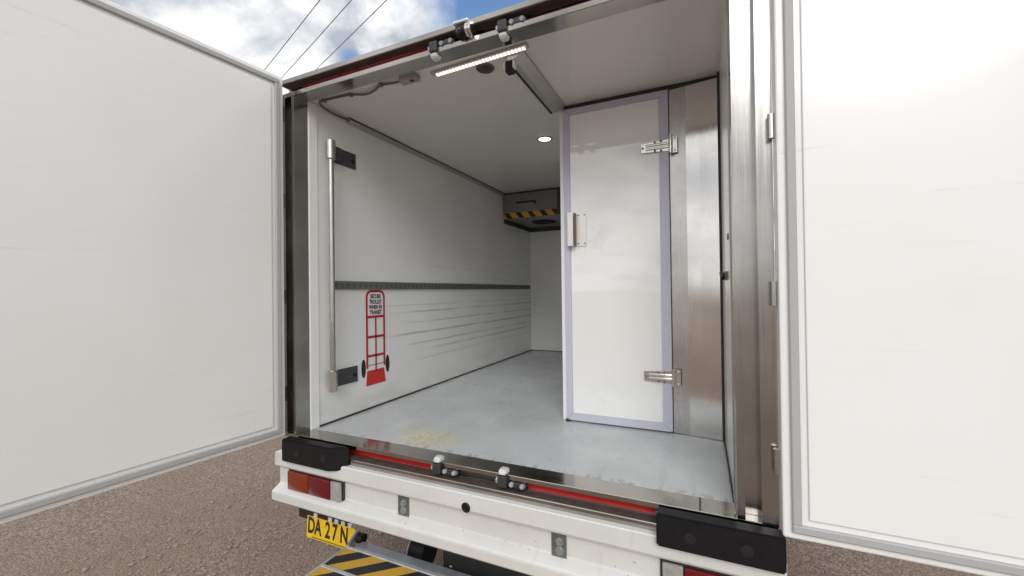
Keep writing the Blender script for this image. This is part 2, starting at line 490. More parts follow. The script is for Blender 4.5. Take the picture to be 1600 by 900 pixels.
def tube(bm, pts, r, n=8, sub=4):
    P = [Vector(p) for p in pts]
    if sub > 1 and len(P) > 2:
        Q = []
        for i in range(len(P) - 1):
            p0 = P[max(i - 1, 0)]; p1 = P[i]; p2 = P[i + 1]; p3 = P[min(i + 2, len(P) - 1)]
            for k in range(sub):
                t = k / sub
                Q.append(.5 * ((2 * p1) + (-p0 + p2) * t + (2 * p0 - 5 * p1 + 4 * p2 - p3) * t * t + (-p0 + 3 * p1 - 3 * p2 + p3) * t ** 3))
        Q.append(P[-1]); P = Q
    rings = []
    for i, p in enumerate(P):
        d = (P[min(i + 1, len(P) - 1)] - P[max(i - 1, 0)]).normalized()
        ref = Vector((0, 0, 1)) if abs(d.z) < .9 else Vector((0, 1, 0))
        u = d.cross(ref).normalized(); v = u.cross(d)
        rings.append([bm.verts.new(p + (u * math.cos(2 * math.pi * k / n) + v * math.sin(2 * math.pi * k / n)) * r) for k in range(n)])
    for a, b in zip(rings, rings[1:]):
        for k in range(n): bm.faces.new((a[k], a[(k + 1) % n], b[(k + 1) % n], b[k]))
    bm.faces.new(list(reversed(rings[0]))); bm.faces.new(rings[-1])
    return bm
def text_bm(body, size, extrude, mtx, wx=1.0, bold=0.0, spacing=1.0):
    cu = bpy.data.curves.new('lettering', 'FONT')
    cu.body = body; cu.size = size; cu.extrude = extrude; cu.align_x = 'CENTER'; cu.align_y = 'CENTER'
    cu.offset = bold; cu.resolution_u = 3; cu.space_character = spacing
    o = bpy.data.objects.new('lettering', cu)
    COL.objects.link(o)
    dg = bpy.context.evaluated_depsgraph_get()
    me = bpy.data.meshes.new_from_object(o.evaluated_get(dg))
    bm = bmesh.new(); bm.from_mesh(me)
    bpy.data.objects.remove(o); bpy.data.curves.remove(cu); bpy.data.meshes.remove(me)
    bmesh.ops.transform(bm, matrix=mtx @ Matrix.Diagonal((wx, 1, 1, 1)), verts=bm.verts)
    return bm
# ------------------------------------------------------------------ setting
W, H, D, GZ = 2.2, 1.935, 3.41, -1.0
bm = bmesh.new()
bmesh.ops.create_grid(bm, x_segments=2, y_segments=2, size=900)
for v in bm.verts: v.co.z = GZ
o = build('ground', bm, M_ground); o['kind'] = 'structure'

bm = bmesh.new()
for i in range(2600):
    x = random.uniform(-1.8, 1.5); y = random.uniform(-.9, 2.6); r = random.choice((.004, .005, .006, .007, .009, .012, .017))
    t = bmesh.new(); bmesh.ops.create_icosphere(t, subdivisions=1, radius=r)
    q = Matrix.Translation((x, y, GZ + r * .25)) @ Matrix.Rotation(random.uniform(0, 6.3), 4, 'Z') @ Matrix.Diagonal((random.uniform(.8, 1.5), random.uniform(.7, 1.1), random.uniform(.45, .8), 1))
    bmesh.ops.transform(t, matrix=q, verts=t.verts)
    vm = {v: bm.verts.new(v.co) for v in t.verts}
    for f in t.faces: bm.faces.new([vm[v] for v in f.verts])
    t.free()
o = build('gravel', bm, M_peb); o['kind'] = 'stuff'

# ------------------------------------------------------------------ truck
truck = thing('refrigerated_truck', (1.1, 0, GZ), 'white refrigerated truck body seen into its open empty cargo area from behind', 'truck')
build('cargo_floor', B(-.0, W, .012, D, -.08, 0), M_floor, truck)
lw = build('side_wall', B(-.09, 0, .001, D + .08, -.08, H + .08), M_wall, truck)
rw = build('side_wall', B(W, W + .09, .001, D + .08, -.08, H + .08), M_wall, truck)
build('front_wall', B(0, W, D, D + .08, -.08, H + .08), M_fwall, truck)
build('ceiling_panel', B(0, W, .002, D, H, H + .083), M_ceil, truck)
# joints and mouldings
bm = bmesh.new()
box(bm, .0005, .007, .06, D - .003, .0008, .011)
box(bm, W - .007, W - .0005, .03, .70, .0008, .009)
box(bm, .008, W - .9, D - .007, D - .0005, .0008, .008)
build('floor_sealant', bm, M_seal, truck)
bm = bmesh.new()
prism(bm, [(.0008, H - .001), (.026, H - .001), (.026, H - .006), (.009, H - .030), (.0008, H - .030)], 'y', .285, 2.575)
build('cornice_trim', bm, M_alu, truck)
build('cornice_painted_shadow', B(.027, .036, .285, 2.575, H - .006, H - .0008), M_seal, truck)  # solid dark strip painted in for the shadow beside the cornice
build('wall_edge_trim', B(.0006, .005, .004, .062, .001, H - .004, bev=.0015, seg=1), M_gel, truck)
build('corner_trim', B(W - .010, W - .0006, .685, .703, .001, H - .001, bev=.002, seg=1), M_seal, truck)
bm = bmesh.new()
box(bm, W - .004, W - .0006, .02, .045, .001, H - .004, bev=.001, seg=1)
build('wall_edge_trim', bm, M_alu, truck)

# rear frame: stainless channel all round
X0, X1 = -.10, 2.32
bm = bmesh.new()
prism(bm, [(.0, 1.923), (-.09, 1.920), (-.093, 1.922), (-.093, 1.943), (-.088, 1.945), (-.04, 1.945), (-.04, 1.996), (-.098, 1.996), (-.10, 1.998), (-.10, 2.020), (-.098, 2.022), (.0, 2.022)], 'x', X0, X1)
hd = build('door_header', bm, M_frame, truck)
bm = bmesh.new()
prism(bm, [(.022, .003), (-.083, .003), (-.086, .001), (-.086, -.016), (-.083, -.018), (-.04, -.018), (-.04, -.063), (-.103, -.063), (-.106, -.066), (-.106, -.090), (.022, -.090)], 'x', X0, X1)
sill = build('door_sill', bm, M_frame, truck)
for s, xa in ((-1, 0.0), (1, W)):
    pr = [(0, 0), (0, -.088), (.02, -.088), (.02, -.04), (.06, -.04), (.06, -.098), (.10, -.098), (.10, 0)]
    if s > 0: pr = [(p[0] * 1.2, p[1]) for p in pr]
    bm = bmesh.new()
    prism(bm, [(xa + s * p[0], p[1]) for p in pr], 'z', .004, 1.933)
    build('door_post', bm, M_post, truck)
def strip(par, x0, x1, z0, z1):
    build('reflective_strip', B(x0, x1, -.0435, -.0402, z0, z1), M_red, par)
strip(sill, .30, .925, -.060, -.031); strip(sill, 1.40, 1.925, -.060, -.031); strip(sill, 2.0, 2.19, -.060, -.031)
strip(hd, .02, .945, 1.947, 1.992); strip(hd, 1.40, 2.19, 1.947, 1.983)
build('channel_painted_shade', B(X0 + .01, X1 - .01, -.0965, -.0445, 1.9935, 1.9955), M_chshade, hd)  # dark matte strip stands in for the dim recess of the channel
build('channel_painted_shade', B(X0 + .01, X1 - .01, -.1015, -.0445, -.0626, -.0614), M_chshade, sill)  # dark matte strip stands in for the brown reflection in the channel
bm = B(1.398, 1.93, -.052, -.0438, -.0612, -.0575)
build('strip_edging', bm, M_bright, sill)
# weld line on the sill
build('weld_seam', B(2.078, 2.084, -.083, .020, .0032, .0046), M_seal, sill)
build('sill_end_patch', B(2.19, 2.199, -.05, .02, .0032, .006), M_alu, sill)
# lock keepers for the door rods
def keeper(par, x, z, up_):
    s = 1 if up_ else -1
    def zb(bm, x0, x1, y0, y1, a, b, **k):          # a, b: heights measured from the lip towards the door
        za, zb_ = sorted((z + s * a, z + s * b)); box(bm, x0, x1, y0, y1, za, zb_, **k); return bm
    build('lock_keeper', zb(bmesh.new(), x - .018, x + .026, -.108, -.045, -.052, -.003, bev=.006), M_seal, par)
    bm = bmesh.new()
    pr = [(-.100, .000), (-.106, .006), (-.100, .020), (-.084, .026), (-.062, .022), (-.058, .000)]
    prism(bm, [(p[0], z + s * p[1]) for p in pr], 'x', x - .012, x + .022)
    bmesh.ops.bevel(bm, geom=list(bm.edges), offset=.004, segments=2, affect='EDGES')
    build('keeper_tongue', bm, M_zinc, par, smooth=True)
    build('keeper_nut', lathe(bmesh.new(), (x - .019, -.085, z - s * .030), (-1, 0, 0), [(0, 0), (.015, 0), (.015, .009), (.011, .012), (0, .012)], 6), M_galvl, par)
    build('keeper_block', zb(bmesh.new(), x + .052, x + .094, -.092, -.045, -.054, -.026, bev=.005), M_seal, par)
    for dx in (.046, .096):
        build('keeper_bolt', lathe(bmesh.new(), (x + dx, -.080, z - s * .040), (0, -1, .3 * s), [(0, .024), (.009, .024), (.012, .018), (.012, 0)], 10), M_galv, par)
keeper(sill, .955, .004, True); keeper(sill, 1.295, .004, True)
keeper(hd, .962, 1.919, False); keeper(hd, 1.322, 1.919, False)

# bumper: pressed white panel
prof = [(-.088, -.0915), (-.130, -.0915), (-.134, -.096), (-.136, -.160), (-.130, -.170), (-.106, -.178), (-.104, -.186), (-.104, -.268), (-.107, -.276),
        (-.146, -.296), (-.152, -.302), (-.154, -.310), (-.154, -.348), (-.148, -.356), (-.06, -.356), (-.06, -.12), (-.088, -.12)]
bm = bmesh.new(); prism(bm, prof, 'x', -.115, 2.335)
bump = build('bumper', bm, M_white, truck)
for xa, xb in ((.737, .802), (1.524, 1.588)):
    bm = B(xa, xb, -.1095, -.1035, -.282, -.179, bev=.0015, seg=1)
    pl = build('mounting_plate', bm, mat('plate_grey', (.20, .20, .185), .45, .6, var=.3, vscale=40), bump)
    bm = bmesh.new(); xm = (xa + xb) / 2 + .004
    for z in (-.215, -.25):
        lathe(bm, (xm, -.1092, z), (0, -1, 0), [(0, .012), (.012, .012), (.012, .004), (.018, .003), (.018, 0)], 6 if z > -.23 else 8)
    build('plate_bolt', bm, M_galv, bump)
bm = bmesh.new()
lathe(bm, (1.138, -.1345, -.150), (0, -1, 0), [(.022, 0), (.022, .004), (.018, .007), (.010, .004), (.010, .002), (.004, .003), (0, .003)], 24)
build('rubber_plug', bm, M_black, bump, smooth=True)

# tail lamps
def lamp(x_in, s):
    w = (.028, .104, .155, .080)     # clear, red, red, amber  (from the middle outwards)
    ms = (('clear_lens', M_lc), ('red_lens', M_lr), ('amber_lens', M_la))
    seg = ((0, .072), (.074, .235), (.237, .40))
    xs = lambda a: x_in + s * a
    a, b = sorted((xs(-.008), xs(.408)))
    h = build('tail_lamp', B(a, b, -.116, -.1045, -.290, -.178, bev=.003), M_lh, truck)
    for (nm, mt_), (p, q) in zip(ms, seg):
        a, b = sorted((xs(p), xs(q)))
        bm = B(a + .001, b - .001, -.132, -.1165, -.285, -.184, bev=.005)
        build(nm, bm, mt_, h, smooth=True)
lamp(.380, -1); lamp(1.953, 1)

# rubber dock buffers
def buffer(x0, x1, chamfer):
    bm = bmesh.new()
    if chamfer:
        prism(bm, [(x0, -.107), (x1, -.107), (x1 - .015, -.125), (x1 - .10, -.165), (x0, -.165)], 'z', -.118, .004)
    else:
        prism(bm, [(x0, -.107), (x1, -.107), (x1, -.165), (x0, -.165)], 'z', -.110, .006)
    es = [e for e in bm.edges]
    bmesh.ops.bevel(bm, geom=es, offset=.006, segments=2, affect='EDGES')
    b = build('dock_buffer', bm, M_black, truck)
    bm = bmesh.new()
    n = 2
    for i in range(n):
        x = x0 + (x1 - x0) * ((.28, .72)[i])
        lathe(bm, (x, -.1655, -.058), (0, -1, 0), [(.019, 0), (.019, .0015), (.013, .0022), (.0125, .0012), (0, .0012)], 20)
    build('bolt_recess', bm, M_hole, b)
buffer(-.02, .425, True); buffer(1.938, 2.33, False)

# underside: chassis rails, axle, wheels, lift housing
bm = bmesh.new()
box(bm, .72, .80, -.02, 4.2, -.36, -.12); box(bm, 1.50, 1.58, -.02, 4.2, -.36, -.12)
box(bm, .80, 1.50, .55, .63, -.34, -.16)
build('chassis_rail', bm, M_chas, truck)
cr = bmesh.new(); cyl(cr, (.2, 2.3, -.62), (2.0, 2.3, -.62), .06)
build('axle', cr, M_chas, truck)
def wheel(x, s):
    bm = lathe(bmesh.new(), (x, 2.3, -.62), (s, 0, 0), [(.20, -.11), (.33, -.115), (.372, -.09), (.378, 0), (.372, .09), (.33, .115), (.20, .11)], 40)
    w = build('tyre', bm, M_tyre, truck, smooth=True)
    bm = lathe(bmesh.new(), (x, 2.3, -.62), (s, 0, 0), [(.205, -.10), (.205, .10), (.19, .10), (.17, .04), (.08, .03), (.07, .07), (0, .07)], 32)
    build('rim', bm, M_rim, w, smooth=True)
wheel(.16, -1); wheel(2.04, 1)

# rear doors, folded open either side of the frame
def rear_door(hx, hy, ang, s):
    """leaf 1.15 m wide; s=-1 left leaf. local u runs from hinge outward, inner face on local -v"""
    q = Matrix.Translation((hx, hy, 0)) @ Matrix.Rotation(ang, 4, 'Z')
    z0, z1, L, T = .004, 2.02, 1.17, .07
    v0, v1 = (-T, 0) if s > 0 else (0, T)
    inner = v0 if s > 0 else v1
    d = -1 if s > 0 else 1
    leaf = build('rear_door', B(0, L, v0, v1, z0, z1, bev=.006, mtx=q), M_gel, truck)
    bm = bmesh.new()
    a = .025; b = .05
    ya, yb = sorted((inner, inner + d * .014))
    for (x0, x1, zz0, zz1) in ((a, L - a, z0 + a, z0 + b), (a, L - a, z1 - b, z1 - a), (a, b, z0 + b, z1 - b), (L - b, L - a, z0 + b, z1 - b)):
        box(bm, x0, x1, ya, yb, zz0, zz1, bev=.003, seg=1, mtx=q)
    build('door_gasket', bm, mat('grey_gasket', (.42, .42, .42), .6), leaf)
    ya, yb = sorted((inner, inner + d * .008))
    build('inner_panel', B(b + .02, L - b - .02, ya, yb, z0 + b + .02, z1 - b - .02, bev=.003, mtx=q), M_gel, leaf)
    outer = v1 if s > 0 else v0
    for x in (.45, .85):
        bm = bmesh.new(); p0 = q @ Vector((x, outer - d * .03, -.01)); p1 = q @ Vector((x, outer - d * .03, 2.02))
        cyl(bm, p0, p1, .013, n=12)
        for z in (.25, 1.0, 1.75): box(bm, x - .03, x + .03, *sorted((outer, outer - d * .032)), z, z + .06, mtx=q)
        build('lock_rod', bm, M_rod, leaf)
    for z in (.2, .75, 1.3, 1.8):
        bm = bmesh.new()
        box(bm, 0.0, .16, *sorted((outer, outer - d * .006)), z, z + .06, bev=.002, seg=1, mtx=q)
        cyl(bm, q @ Vector((-.008, (v0 + v1) / 2, z - .01)), q @ Vector((-.008, (v0 + v1) / 2, z + .07)), .011, n=12)
        build('door_hinge', bm, M_rod, leaf)
rear_door(-.115, -.112, R(-96), -1)      # left leaf stands out towards the viewer
rear_door(2.323, -.080, R(0), 1)         # right leaf is laid back in line with the frame

# ------------------------------------------------------------------ freezer partition with its door
PX, PY = 1.308, .735
part = thing('partition', (1.75, PY, 0), 'white and stainless partition closing off the right hand freezer compartment', 'partition')
build('side_panel', B(PX, PX + .05, PY + .012, D - .002, .001, H - .001), M_wall, part)
build('door_jamb', B(PX, PX + .026, PY - .004, PY + .011, .002, H - .028, bev=.002, seg=1), M_jambw, part)
build('top_seal', B(PX + .03, W - .012, PY - .006, PY + .02, H - .026, H - .001), M_seal, part)
pd = build('partition_door', B(1.371, 1.899, PY - .014, PY + .02, .05, 1.872), M_door, part)
def mitre(p):                       # one edge profile with mitred ends
    bm = bmesh.new()
    f = [bm.verts.new((x, PY - .021, z)) for x, z in p]; b_ = [bm.verts.new((x, PY + .02, z)) for x, z in p]
    n = len(p)
    bm.faces.new(f); bm.faces.new(list(reversed(b_)))
    for i in range(n): bm.faces.new((f[i], f[(i + 1) % n], b_[(i + 1) % n], b_[i]))
    bmesh.ops.bevel(bm, geom=list(bm.edges), offset=.0022, segments=2, affect='EDGES')
    build('edge_profile', bm, M_lilac, pd)
ox0, ox1, oz0, oz1 = 1.335, 1.944, .010, 1.906
ix0, ix1, iz0, iz1 = 1.376, 1.893, .056, 1.866
mitre([(ox0, oz0), (ix0, iz0), (ix0, iz1), (ox0, oz1)])
mitre([(ox1, oz0), (ox1, oz1), (ix1, iz1), (ix1, iz0)])
mitre([(ox0 + .001, oz0), (ox1 - .001, oz0), (ix1 - .001, iz0), (ix0 + .001, iz0)])
mitre([(ox0 + .001, oz1), (ix0 + .001, iz1), (ix1 - .001, iz1), (ox1 - .001, oz1)])
bm = bmesh.new()
box(bm, 1.383, 1.474, PY - .0195, PY - .0145, 1.064, 1.270, bev=.001, seg=1)
hb = build('pull_handle', bm, M_satin, pd)
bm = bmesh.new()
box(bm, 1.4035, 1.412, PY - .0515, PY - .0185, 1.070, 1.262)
build('grip_web', bm, mat('painted_shade_grip_web', (.12, .085, .075), .5, .3), pd)  # shade and dark reflection on the web, put into its colour
bm = bmesh.new()
box(bm, 1.366, 1.402, PY - .058, PY - .052, 1.064, 1.268, bev=.0015, seg=1)
build('pull_grip', bm, M_satin, pd)
bm = bmesh.new()
for x, z in ((1.424, 1.080), (1.462, 1.080), (1.424, 1.252), (1.462, 1.252)):
    lathe(bm, (x, PY - .0195, z), (0, -1, 0), [(.005, 0), (.004, .0018), (0, .0018)], 10)
build('handle_screw', bm, M_track, pd)
def part_hinge(zc):
    y = PY - .0215
    bm = bmesh.new()
    prism(bm, [(1.796, zc - .026), (1.90, zc - .030), (1.952, zc - .034), (1.952, zc + .034), (1.90, zc + .030), (1.796, zc + .026)], 'y', y, y - .005)
    bmesh.ops.bevel(bm, geom=list(bm.edges), offset=.0012, segments=1, affect='EDGES')
    h = build('strap_hinge', bm, M_bright, pd)
    bm = bmesh.new()
    for dz in (-.010, .010):
        box(bm, 1.822, 1.945, y - .013, y - .005, zc + dz - .006, zc + dz + .006, bev=.003)
    build('strap_rib', bm, M_bright, pd, smooth=True)
    bm = bmesh.new()
    for x, dz in ((1.806, 0), (1.872, .024), (1.872, -.024), (1.905, .026), (1.905, -.026)):
        lathe(bm, (x, y - .005, zc + dz), (0, -1, 0), [(.007, 0), (.006, .004), (0, .005)], 10)
    build('hinge_bolt', bm, M_track, pd)
    bm = bmesh.new()
    cyl(bm, (1.955, y - .012, zc - .048), (1.955, y - .012, zc + .048), .011, n=16)
    build('hinge_knuckle', bm, M_bright, pd, smooth=True)
    bm = bmesh.new()
    box(bm, 1.953, 1.990, y - .004, y + .002, zc - .046, zc + .046, bev=.0012, seg=1)
    for dz in (-.034, .034):
        lathe(bm, (1.977, y - .004, zc + dz), (0, -1, 0), [(.006, 0), (.005, .004), (0, .005)], 10)
    build('hinge_leaf', bm, M_bright, part)
part_hinge(1.595); part_hinge(.312)
# stainless cladding: a narrow jamb sheet and a wide sheet that toes in towards the wall
bm = bmesh.new()
prism(bm, [(1.948, PY - .001), (2.034, PY - .010), (2.034, PY + .02), (1.948, PY + .02)], 'z', .003, H - .027)
build('jamb_sheet', bm, M_jamb, part)
bm = bmesh.new()
prism(bm, [(2.032, PY - .0125), (2.10, PY - .0215), (2.188, PY - .036), (2.188, PY + .02), (2.032, PY + .02)], 'z', .003, H - .027)
build('steel_sheet', bm, M_sheet, part)
bm = bmesh.new(); box(bm, 1.94, 2.185, PY - .005, PY + .02, .0006, .0032)
build('foot_seal', bm, M_seal, part)
bm = bmesh.new(); box(bm, PX + .022, PX + .05, PY - .026, PY - .004, .0006, .016, bev=.003); build('foot_block', bm, M_seal, part)

# ------------------------------------------------------------------ fittings inside
t = thing('refrigeration_unit', (.35, 2.99, H), 'grey ceiling refrigeration unit with hazard tape, in the far corner', 'cooling unit')
bm = bmesh.new()
prism(bm, [(2.58, H - .003), (2.58, 1.70), (2.59, 1.642), (D - .003, 1.642), (D - .003, H - .003)], 'x', .006, .665)
build('casing', bm, M_unit, t)
bm = bmesh.new()
prism(bm, [(2.577, 1.702), (2.5775, 1.70), (2.5865, 1.640), (2.5935, 1.640), (2.5835, 1.702)], 'x', .005, .70)
build('hazard_band', bm, M_hazt, t)
bm = bmesh.new()
box(bm, .005, .022, 2.60, D - .004, 1.590, 1.6415); box(bm, .022, .69, D - .03, D - .004, 1.590, 1.6415)
build('drip_skirt', bm, M_unitd, t)
build('end_cap', B(.666, .705, 2.576, D - .004, 1.641, H - .002), M_unitd, t)
build('top_gap', B(.006, .664, 2.574, 2.5795, H - .018, H - .003), M_seal, t)
bm = bmesh.new(); box(bm, .17, .415, 2.574, 2.5795, 1.803, 1.822, bev=.002, seg=1); box(bm, .395, .418, 2.574, 2.5795, 1.783, 1.803)
build('grip_slot', bm, M_hole, t)
bm = bmesh.new()
lathe(bm, (.36, 2.98, 1.6418), (0, 0, -1), [(.150, 0), (.150, .006), (.135, .009), (.130, .004), (0, .004)], 32)
build('fan_opening', bm, M_hole, t)

t = thing('light_strip', (1.11, .06, H), 'lit white LED strip on the ceiling behind the rear header', 'strip light')
q = Matrix.Translation((1.11, .058, H)) @ Matrix.Rotation(math.atan2(-.022, .49), 4, 'Z')
build('housing', B(-.275, .275, -.016, .016, -.014, -.001, bev=.003, mtx=q), M_alu, t)
build('diffuser', B(-.248, .262, -.010, .010, -.021, -.0145, bev=.003, mtx=q), M_led, t)

t = thing('spot_light', (1.048, 1.17, H), 'round lit spot light in the ceiling beside the partition', 'spot light')
bm = lathe(bmesh.new(), (1.048, 1.17, H), (0, 0, -1), [(.060, .001), (.060, .006), (.052, .010), (.045, .009), (.044, .004)], 32)
build('trim_ring', bm, M_alu, t, smooth=True)
bm = lathe(bmesh.new(), (1.048, 1.17, H), (0, 0, -1), [(.0435, .003), (.0435, .007), (.03, .009), (0, .009)], 32)
build('lens', bm, M_spot, t, smooth=True)

t = thing('ceiling_vent', (1.11, .142, H), 'round dark grille set in the ceiling next to the light strip', 'vent')
bm = lathe(bmesh.new(), (1.11, .142, H), (0, 0, -1), [(.047, .001), (.047, .005), (.042, .009), (.037, .006), (.036, .001)], 32)
build('outer_ring', bm, mat('vent_grey', (.12, .115, .10), .5), t, smooth=True)
bm = lathe(bmesh.new(), (1.11, .142, H), (0, 0, -1), [(.0355, .0008), (.0355, .004), (.014, .007), (.012, .010), (0, .011)], 28)
build('grille', bm, mat('grille_dark', (.05, .047, .042), .55), t, smooth=True)

t = thing('ceiling_rail', (1.31, .45, H), 'aluminium rail under the ceiling running from the header to the partition', 'rail')
bm = bmesh.new()
prism(bm, [(1.268, H - .001), (1.268, H - .034), (1.272, H - .038), (1.300, H - .038), (1.304, H - .034), (1.350, H - .012), (1.350, H - .001)], 'y', .072, .712)
build('rail_profile', bm, M_alu, t)
build('seal_strip', B(1.258, 1.2675, .09, .712, H - .040, H - .002), M_seal, t)
bm = bmesh.new(); box(bm, 1.256, 1.292, .068, .108, H - .092, H - .0385, bev=.004)
cl = build('end_clip', bm, M_black, t)
bm = bmesh.new(); box(bm, 1.293, 1.303, .072, .100, H - .075, H - .039, bev=.002, seg=1); box(bm, 1.245, 1.2555, .072, .100, H - .078, H - .041, bev=.002, seg=1)
build('clip_cheek', bm, M_jambw, t)

t = thing('junction_box', (.71, .045, H), 'small beige junction box on the ceiling with a sagging cable to the corner', 'junction box')
build('box_body', B(.655, .765, .022, .066, H - .030, H - .001, bev=.004), M_box, t)
build('box_hole', B(.722, .742, .028, .046, H - .0325, H - .0302), M_hole, t)
bm = tube(bmesh.new(), [(.658, .046, H - .014), (.56, .040, H - .010), (.525, .034, H - .008), (.47, .055, H - .012), (.41, .070, H - .014), (.36, .070, H - .012), (.29, .048, H - .008), (.20, .040, H - .007), (.10, .034, H - .008), (.06, .036, H - .010),
               (.035, .07, H - .014), (.020, .15, H - .018), (.016, .22, H - .016), (.018, .30, H - .012)], .0065, 8, 5)
build('cable', bm, M_cable, t, smooth=True)
bm = bmesh.new()
for x, y in ((.525, .034), (.29, .048), (.10, .034)): box(bm, x - .008, x + .008, y - .012, y + .012, H - .018, H - .0008, bev=.002, seg=1)
build('cable_clip', bm, M_cable, t)

t = thing('grab_pole', (.055, .118, 0), 'vertical stainless grab pole on dark brackets at the left wall', 'pole')
bm = cyl(bmesh.new(), (.055, .116, .30), (.055, .116, 1.62), .0165, n=24)
build('pole', bm, M_rod, t, smooth=True)
for z0, z1 in ((1.612, 1.728), (.205, .330)):
    bm = lathe(bmesh.new(), (.055, .116, z0), (0, 0, 1), [(0, 0), (.024, 0), (.0265, .003), (.0265, z1 - z0 - .003), (.024, z1 - z0), (0, z1 - z0)], 24)
    build('sleeve', bm, M_rod, t, smooth=True)
for z0, z1 in ((1.619, 1.720), (.215, .318)):
    bm = bmesh.new()
    box(bm, .001, .010, .165, .357, z0, z1, bev=.002, seg=1)
    box(bm, .010, .048, .125, .20, z0 + .012, z1 - .012, bev=.004)
    b = build('bracket', bm, M_brack, t)
    bm = lathe(bmesh.new(), (.0100, .33, (z0 + z1) / 2 - .004), (1, 0, 0), [(.014, 0), (.013, .005), (0, .007)], 14)
    build('bracket_bolt', bm, M_hole, b)

t = thing('lashing_rail', (0, 1.7, .85), 'long dark slotted load restraint rail across the left wall', 'rail')
build('rail_strip', B(.001, .013, .142, 3.36, .823, .876, bev=.002, seg=1), M_track, t)
bm = bmesh.new()
y = .17
while y < 3.34:
    box(bm, .0131, .0139, y, y + .022, .836, .863); y += .05
o = build('rail_slot', bm, M_slot, t); o['kind'] = 'stuff'

# trolley sticker on the left wall
t = thing('trolley_sticker', (0, .53, .49), 'red hand trolley sticker reading SECURE TROLLEY WHEN IN TRANSIT on left wall', 'sticker')
SX = .0012
def flat(bm, pts, x0=SX, x1=SX + .0008):
    prism(bm, pts, 'x', x0, x1); return bm
ya, yb = .440, .622
zt = .818
def arch(r, zt_, inset):
    a, b = ya + inset, yb - inset
    pts = []
    for k in range(7):
        th = math.pi - k * math.pi / 12; pts.append((a + r + r * math.cos(th), zt_ - r + r * math.sin(th)))
    for k in range(7):
        th = math.pi / 2 - k * math.pi / 12; pts.append((b - r + r * math.cos(th), zt_ - r + r * math.sin(th)))
    return pts
outer_, inner_ = arch(.05, zt, 0), arch(.036, zt - .016, .016)
outer_ = [(ya + .001, .28)] + outer_ + [(yb - .001, .28)]
inner_ = [(ya + .017, .28)] + inner_ + [(yb - .017, .28)]
bm = bmesh.new()
n = len(outer_)
for X in (SX + .0016,):
    vo = [bm.verts.new((X, *p)) for p in outer_]; vi = [bm.verts.new((X, *p)) for p in inner_]
    vo2 = [bm.verts.new((SX, *p)) for p in outer_]; vi2 = [bm.verts.new((SX, *p)) for p in inner_]
    for i in range(n - 1):
        bm.faces.new((vo[i], vo[i + 1], vi[i + 1], vi[i])); bm.faces.new((vo[i], vo[i + 1], vo2[i + 1], vo2[i])); bm.faces.new((vi[i], vi[i + 1], vi2[i + 1], vi2[i]))
for z in (.632, .493, .362):
    box(bm, SX, SX + .0014, ya + .016, yb - .016, z - .008, z + .008)
box(bm, SX, SX + .0014, .525, .538, .25, .625)
build('trolley_frame', bm, M_stk_r, t)
build('text_panel', flat(bmesh.new(), [(ya + .017, .641)] + arch(.036, zt - .0165, .0165) + [(yb - .017, .641)]), M_stk_w, t)
MT = lambda y, z: Matrix.Translation((SX + .0018, y, z)) @ Matrix(((0, 0, 1, 0), (1, 0, 0, 0), (0, 1, 0, 0), (0, 0, 0, 1)))
for s, z in (('SECURE', .773), ('TROLLEY', .735), ('WHEN IN', .698), ('TRANSIT', .661)):
    build('lettering', text_bm(s, .040, .0004, MT(.5305, z), .72, .0012), M_stk_k, t)
build('foot_plate', flat(bmesh.new(), [(ya + .008, .262), (yb - .012, .262), (yb + .004, .160), (ya - .002, .160)]), M_stk_f, t)
build('axle_line', B(SX, SX + .001, ya, yb, .295, .301), mat('sticker_grey', (.25, .25, .25), .5), t)
for y0 in (.398, .628):
    bm = bmesh.new()
    pts = [(y0 + .017 + .019 * math.cos(a), .285 + .062 * math.sin(a)) for a in [2 * math.pi * i / 24 for i in range(24)]]
    flat(bm, pts, SX, SX + .0018)
    build('trolley_wheel', bm, M_stk_k, t)

t = thing('wall_latch', (W, .33, .857), 'small black catch on the right wall near the partition', 'latch')
build('latch_plate', B(W - .008, W - .0008, .26, .40, .835, .872, bev=.002, seg=1), M_track, t)
bm = cyl(bmesh.new(), (W - .018, .27, .842), (W - .018, .385, .868), .009, n=12); build('latch_bolt', bm, M_black, t)
bm = lathe(bmesh.new(), (W, .17, 1.007), (-1, 0, 0), [(.014, .0005), (.013, .004), (0, .006)], 14)
tag(build('wall_stud', bm, M_track, None), 'small dark round stud on the right wall above the catch', 'stud')

t = thing('reversing_camera', (1.14, -.105, 1.99), 'black reversing camera with silver clamp in the middle of the header', 'camera')
bm = bmesh.new()
lathe(bm, (1.098, -.105, 1.974), (1, 0, -.05), [(0, 0), (.016, .001), (.024, .008), (.027, .02), (.027, .054), (.024, .060)], 28)
build('camera_body', bm, M_black, t, smooth=True)
bm = lathe(bmesh.new(), (1.160, -.105, 1.971), (1, 0, -.05), [(.025, -.004), (.030, -.004), (.030, .008), (.024, .010), (.024, .016), (.028, .016), (.028, .024), (0, .024)], 28)
build('clamp_ring', bm, M_bright, t)
build('mount_plate', B(1.092, 1.172, -.132, -.08, 1.9975, 2.010, bev=.005), M_zinc, t)
bm = lathe(bmesh.new(), (1.125, -.130, 1.963), (0, -1, -.5), [(.012, -.01), (.012, .002), (.009, .004), (0, .005)], 20)
build('camera_lens', bm, mat('lens_glass', (.01, .012, .02), .06, coat=1), t, smooth=True)

